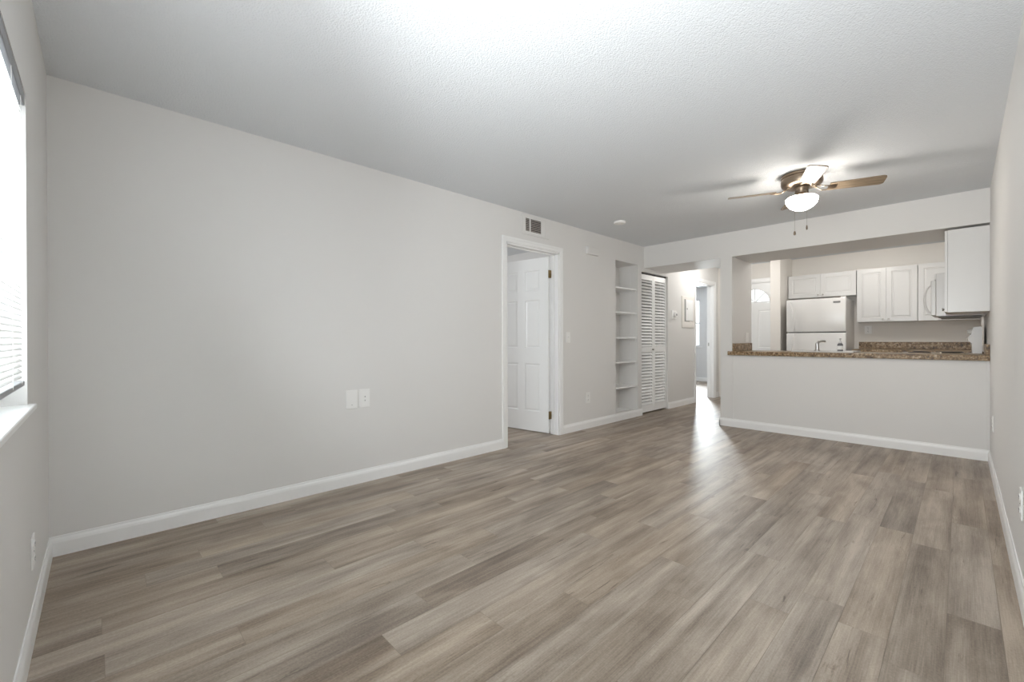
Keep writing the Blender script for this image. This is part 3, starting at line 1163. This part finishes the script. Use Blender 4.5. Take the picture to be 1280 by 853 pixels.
# filler between range and back counter
bf = thing('base_cabinet', 'white corner base cabinet with counter between range and back wall', 'cabinet', (7.5, 0.15, 0))
bm = BM()
box(bm, 7.19, 7.858, V1 + 0.001, 0.43, 0, 0.904)
mk('body', bm, 'cab', bf)
bm = BM()
box(bm, 7.19, 7.858, V1 + 0.001, 0.46, 0.905, CT, 0.003)
mk('worktop', bm, 'granite', bf)

# ------------------------------------------------------------------ ceiling fan
FC = Vector((4.160, 0.905, 0))
fan = thing('ceiling_fan', 'flush brass ceiling fan with four wood blades and a lit glass bowl', 'ceiling fan', (FC.x, FC.y, H))
bm = BM()
lathe(bm, [(0.0, 2.4398), (0.146, 2.4398), (0.148, 2.432), (0.146, 2.420), (0.138, 2.414), (0.138, 2.408), (0.146, 2.404), (0.147, 2.372), (0.140, 2.356), (0.120, 2.344), (0.085, 2.338), (0.0, 2.336)], FC.x, FC.y, 48)
mk('motor_housing', bm, 'bronze', fan, smooth=True)
bm = BM()
lathe(bm, [(0.0, 2.339), (0.050, 2.339), (0.052, 2.33), (0.047, 2.322), (0.047, 2.285), (0.055, 2.276), (0.060, 2.268), (0.092, 2.262), (0.100, 2.256), (0.0, 2.254)], FC.x, FC.y, 40)
mk('switch_housing', bm, 'bronze', fan, smooth=True)
bm = BM()
prof = [(0.100, 2.2555)] + [(0.113 * math.cos(R(a)), 2.243 - 0.093 * math.sin(R(a))) for a in range(0, 90, 8)] + [(0, 2.150)]
lathe(bm, prof, FC.x, FC.y, 40)
mk('glass_bowl', bm, 'bowl', fan, smooth=True)


def fan_blade(ang):
    a = R(ang)
    # local outline: x along blade, y across
    L0, L1, wr, wt = 0.185, 0.540, 0.105, 0.128
    pts = []
    for i in range(9):
        t = i / 8
        pts.append((L0 + (L1 - 0.03 - L0) * t, (wr + (wt - wr) * t) / 2))
    for i in range(1, 7):
        q = math.pi / 2 * i / 7
        pts.append((L1 - 0.03 + 0.03 * math.sin(q), wt / 2 - 0.03 + 0.03 * math.cos(q)))
    pts = pts + [(x, -y) for x, y in reversed(pts)]
    bm = BM()
    prism(bm, pts, -0.0035, 0.0035, 'xy')
    pitch_ = R(-12)
    rot = Matrix.Rotation(a, 4, 'Z') @ Matrix.Rotation(pitch_, 4, 'X')
    mt = Matrix.Translation((FC.x, FC.y, 2.318)) @ rot
    me_rot = mt
    # keep the wood grain running along each blade: build it local and set the object's matrix
    b = mk('blade', bm, 'blade', fan, world=False)
    b.matrix_local = Matrix.Translation((0, 0, 2.318 - H)) @ rot
    # blade iron: two curved arms and a plate
    bm = BM()
    for s in (-1, 1):
        tube(bm, [(0.088, s * 0.012, 0.022), (0.115, s * 0.024, 0.010), (0.140, s * 0.034, -0.006), (0.168, s * 0.032, -0.008), (0.195, s * 0.020, -0.006), (0.22, s * 0.006, -0.006)], 0.005, 8)
    box(bm, 0.176, 0.232, -0.030, 0.030, -0.0075, -0.0037, 0.0015)
    box(bm, 0.070, 0.105, -0.020, 0.020, 0.018, 0.027, 0.002)
    ir = mk('blade_iron', bm, 'bronze', b, smooth=True, world=False)


for ang in (-69, 23.5, 112, 203):
    fan_blade(ang)
lat, tow = Vector((0.722, -0.692, 0)), Vector((-0.977, -0.213, 0))
for a, b, zb, nm in ((-0.056, 0.112, 1.955, 'ball'), (0.041, 0.122, 2.000, 'fob')):
    e = lat * a + tow * b
    x, y = FC.x + e.x, FC.y + e.y
    bm = BM()
    tube(bm, [(FC.x + e.x * 0.40, FC.y + e.y * 0.40, 2.300), (FC.x + e.x * 0.75, FC.y + e.y * 0.75, 2.292), (FC.x + e.x * 0.96, FC.y + e.y * 0.96, 2.275), (x, y, 2.25), (x, y, zb)], 0.0014, 6)
    ch = mk('pull_chain', bm, 'nickel', fan)
    bm = BM()
    lathe(bm, [(0, zb + 0.004), (0.005, zb), (0.008, zb - 0.012), (0.009, zb - 0.022), (0.006, zb - 0.03), (0, zb - 0.032)] if nm == 'ball' else
          [(0, zb + 0.003), (0.004, zb), (0.006, zb - 0.015), (0.006, zb - 0.03), (0, zb - 0.036)], x, y, 14)
    mk('pull_knob', bm, 'bronze', ch, smooth=True)

# ------------------------------------------------------------------ small wall and ceiling fittings
t = thing('smoke_detector', 'round white smoke detector on the ceiling near the left wall', 'smoke detector', (4.30, 2.70, H))
bm = BM()
lathe(bm, [(0, 2.4399), (0.066, 2.4399), (0.068, 2.432), (0.066, 2.424), (0.060, 2.418), (0, 2.4165)], 4.30, 2.70, 32)
mk('housing', bm, 'plastic', t, smooth=True)
bm = BM()
lathe(bm, [(0, 2.417), (0.022, 2.4168), (0.020, 2.413), (0, 2.412)], 4.30, 2.70, 20)
mk('test_button', bm, 'plastic', t, smooth=True)

# return air vent over the bedroom door
t = thing('air_vent', 'white wall air vent with dark slots above the bedroom door', 'air vent', (3.42, V0, 2.32))
vx0, vx1, vz0, vz1 = 3.205, 3.640, 2.215, 2.425
ix0, ix1, iz0, iz1 = 3.262, 3.505, 2.250, 2.388
bm = BM()
yf = V0 - 0.010
for x0, x1, z0, z1 in ((vx0, ix0, vz0, vz1), (ix1, vx1, vz0, vz1), (ix0, ix1, vz0, iz0), (ix0, ix1, iz1, vz1)):
    box(bm, x0, x1, yf, V0 - 0.0003, z0, z1)
box(bm, 3.325, 3.337, yf - 0.002, V0 - 0.001, iz0, iz1)
mk('frame', bm, 'wall', t)
bm = BM()
for x0, x1, z0, z1 in ((3.225, 3.232, 2.232, 2.408), (3.570, 3.577, 2.232, 2.408), (3.225, 3.577, 2.228, 2.234), (3.225, 3.577, 2.404, 2.410)):
    box(bm, x0, x1, yf - 0.004, yf, z0, z1, 0.001)
mk('frame_bead', bm, 'wall', t)
bm = BM()
box(bm, ix0, ix1, V0 - 0.0018, V0 - 0.0006, iz0, iz1)
mk('dark_duct_back', bm, 'dark', t)  # dark sheet on the wall stands in for the shade behind the louvers
for i in range(7):
    z = iz0 + 0.004 + i * (iz1 - iz0 - 0.004) / 7
    bm = BM()
    prism(bm, [(V0 - 0.0098, z), (V0 - 0.0088, z), (V0 - 0.002, z + 0.0135), (V0 - 0.003, z + 0.0135)], ix0, ix1, 'yz')
    mk('louver', bm, plain('vent_louver', (0.40, 0.36, 0.33), 0.5, bump=0.02) if i == 0 else bpy.data.materials['vent_louver'], t)

t = thing('door_chime', 'small white door chime box high on the left wall', 'door chime', (4.43, V0, 2.19))
bm = BM()
box(bm, 4.325, 4.555, V0 - 0.040, V0 - 0.0003, 2.148, 2.242, 0.006)
mk('cover', bm, 'wall', t)
bm = BM()
box(bm, 4.345, 4.535, V0 - 0.0425, V0 - 0.040, 2.16, 2.23, 0.001)
mk('front_plate', bm, 'wall', t)


def plate(name, label, cat, loc, rz, kind, w_=0.080, h_=0.128, group=None, mat='plastic'):
    """Wall plate; local x across, local -y outwards, z up, centred on loc."""
    t = thing(name, label, cat, loc, rz, group)
    bm = BM()
    box(bm, -w_ / 2, w_ / 2, -0.006, -0.0003, -h_ / 2, h_ / 2, 0.002)
    p = mk('cover_plate', bm, mat, t, world=False)
    if kind == 'outlet':
        for s in (-1, 1):
            bm = BM()
            pts = [(0.017 * math.cos(R(a)), 0.0135 * math.sin(R(a)) * 1.15 + s * 0.027) for a in range(0, 360, 20)]
            prism(bm, pts, -0.0085, -0.0055, 'xz')
            f = mk('receptacle', bm, mat, t, world=False)
            bm = BM()
            for x in (-0.0062, 0.0062):
                box(bm, x - 0.0014, x + 0.0014, -0.0090, -0.0084, s * 0.027 - 0.002, s * 0.027 + 0.007)
            lathe(bm, [(0.0028, -0.0090), (0.0028, -0.0084)], 0, 0, 10, axis='y', z0=s * 0.027 - 0.007)
            mk('slots', bm, 'dark', f, world=False)
        bm = BM()
        lathe(bm, [(0.0, -0.0072), (0.0032, -0.0070), (0.0032, -0.0055)], 0, 0, 10, axis='y', z0=0)
        mk('screw', bm, 'grey', t, world=False)
    elif kind == 'jack':
        for z in (0.012, -0.016):
            bm = BM()
            lathe(bm, [(0.010, -0.008), (0.0075, -0.0095), (0.006, -0.0075), (0.0, -0.0070)], 0, 0, 16, axis='y', z0=z)
            mk('jack', bm, mat, t, world=False)
            bm = BM()
            lathe(bm, [(0.0042, -0.0098), (0.0, -0.0098)], 0, 0, 12, axis='y', z0=z)
            mk('socket_hole', bm, 'grey', t, world=False)
    elif kind == 'switch':
        bm = BM()
        prism(bm, [(-0.013, -0.0065), (0.013, -0.0065), (0.013, -0.0055), (-0.013, -0.0055)], -0.024, 0.024, 'xy')
        mk('switch_frame', bm, mat, t, world=False)
        bm = BM()
        prism(bm, [(-0.006, -0.006), (-0.016, 0.008), (-0.014, 0.012), (-0.005, 0.006)], -0.0045, 0.0045, 'yz')
        mk('toggle', bm, mat, t, world=False)
    elif kind == 'blank':
        for z in (-0.042, 0.042):
            bm = BM()
            lathe(bm, [(0.0, -0.0072), (0.003, -0.0070), (0.003, -0.0055)], 0, 0, 10, axis='y', z0=z)
            mk('screw', bm, 'plastic' if z > 0 else 'grey', t, world=False)
    return t


plate('blank_plate', 'blank white wall plate left of the twin jack plate on the left wall', 'wall plate', (1.382, V0, 0.648), 0, 'blank', 0.086, 0.140)
plate('jack_plate', 'white wall plate with two round jacks right of the blank plate', 'wall plate', (1.483, V0, 0.648), 0, 'jack', 0.084, 0.138)
plate('light_switch', 'white light switch on the left wall right of the bedroom door', 'light switch', (3.975, V0, 1.122), 0, 'switch', 0.078, 0.125)
plate('wall_outlet', 'white outlet low on the left wall between bedroom door and shelves', 'outlet', (4.36, V0, 0.378), 0, 'outlet', 0.085, 0.135)
plate('wall_outlet', 'white outlet low on the wall under the blind covered window', 'outlet', (U0, 2.415, 0.305), R(90), 'outlet', 0.074, 0.118)
plate('wall_outlet', 'white outlet low on the right wall at the photo edge', 'outlet', (2.80, V1, 0.400), R(180), 'outlet', 0.078, 0.125)
plate('wall_outlet', 'white outlet on the right wall close to the half wall corner', 'outlet', (5.12, V1, 0.418), R(180), 'outlet', 0.078, 0.120)
plate('wall_outlet', 'white outlet on the kitchen back wall above the brown backsplash', 'outlet', (UB, 0.985, 1.235), R(-90), 'outlet', 0.085, 0.125)
plate('light_switch', 'white light switch on the kitchen side of the stub wall above the counter splash', 'light switch', (6.27, 1.985, 1.12), 0, 'switch', 0.090, 0.125)

t = thing('thermostat', 'small white thermostat on the hall wall beside the closet door', 'thermostat', (6.65, V0, 1.49))
bm = BM()
box(bm, 6.585, 6.735, V0 - 0.012, V0 - 0.0003, 1.425, 1.555, 0.003)
mk('base_plate', bm, 'plastic', t)
bm = BM()
lathe(bm, [(0.0, -0.046), (0.040, -0.044), (0.048, -0.036), (0.050, -0.012)], 6.675, V0, 28, axis='y', z0=1.490)
mk('dial', bm, 'plastic', t, smooth=True)
bm = BM()
lathe(bm, [(0.0, -0.0475), (0.018, -0.0470), (0.018, -0.0440)], 6.675, V0, 20, axis='y', z0=1.490)
mk('dial_face', bm, 'grey', t)

t = thing('breaker_panel', 'white electrical breaker panel on the hall wall', 'breaker panel', (7.18, V0, 1.55))
bm = BM()
box(bm, 6.940, 7.415, V0 - 0.012, V0 - 0.0003, 1.290, 1.815, 0.003)
mk('cover', bm, 'kwall', t)
bm = BM()
box(bm, 7.075, 7.345, V0 - 0.020, V0 - 0.0122, 1.405, 1.755, 0.003)
mk('panel_door', bm, 'trim', t)
bm = BM()
box(bm, 7.030, 7.066, V0 - 0.0135, V0 - 0.0118, 1.395, 1.765)
box(bm, 7.066, 7.22, V0 - 0.0135, V0 - 0.0118, 1.393, 1.403)
mk('door_gap_shade', bm, 'grey', t)  # grey strips paint the shade in the recess along the panel door
bm = BM()
box(bm, 7.10, 7.125, V0 - 0.024, V0 - 0.0203, 1.595, 1.615, 0.001)
mk('latch', bm, 'grey', t)

# repeats share a group phrase
for o in COL.objects:
    base = o.name.split('.')[0]
    if o.parent is None and 'label' in o:
        for k, g in (('wall_outlet', 'electrical outlets on the walls'), ('wall_cabinet', 'white wall cabinets in the kitchen'),
                     ('base_cabinet', 'white base cabinets in the kitchen'), ('light_switch', 'light switches on the walls'),
                     ('countertop', 'brown speckled kitchen countertops')):
            if base == k:
                o['group'] = g
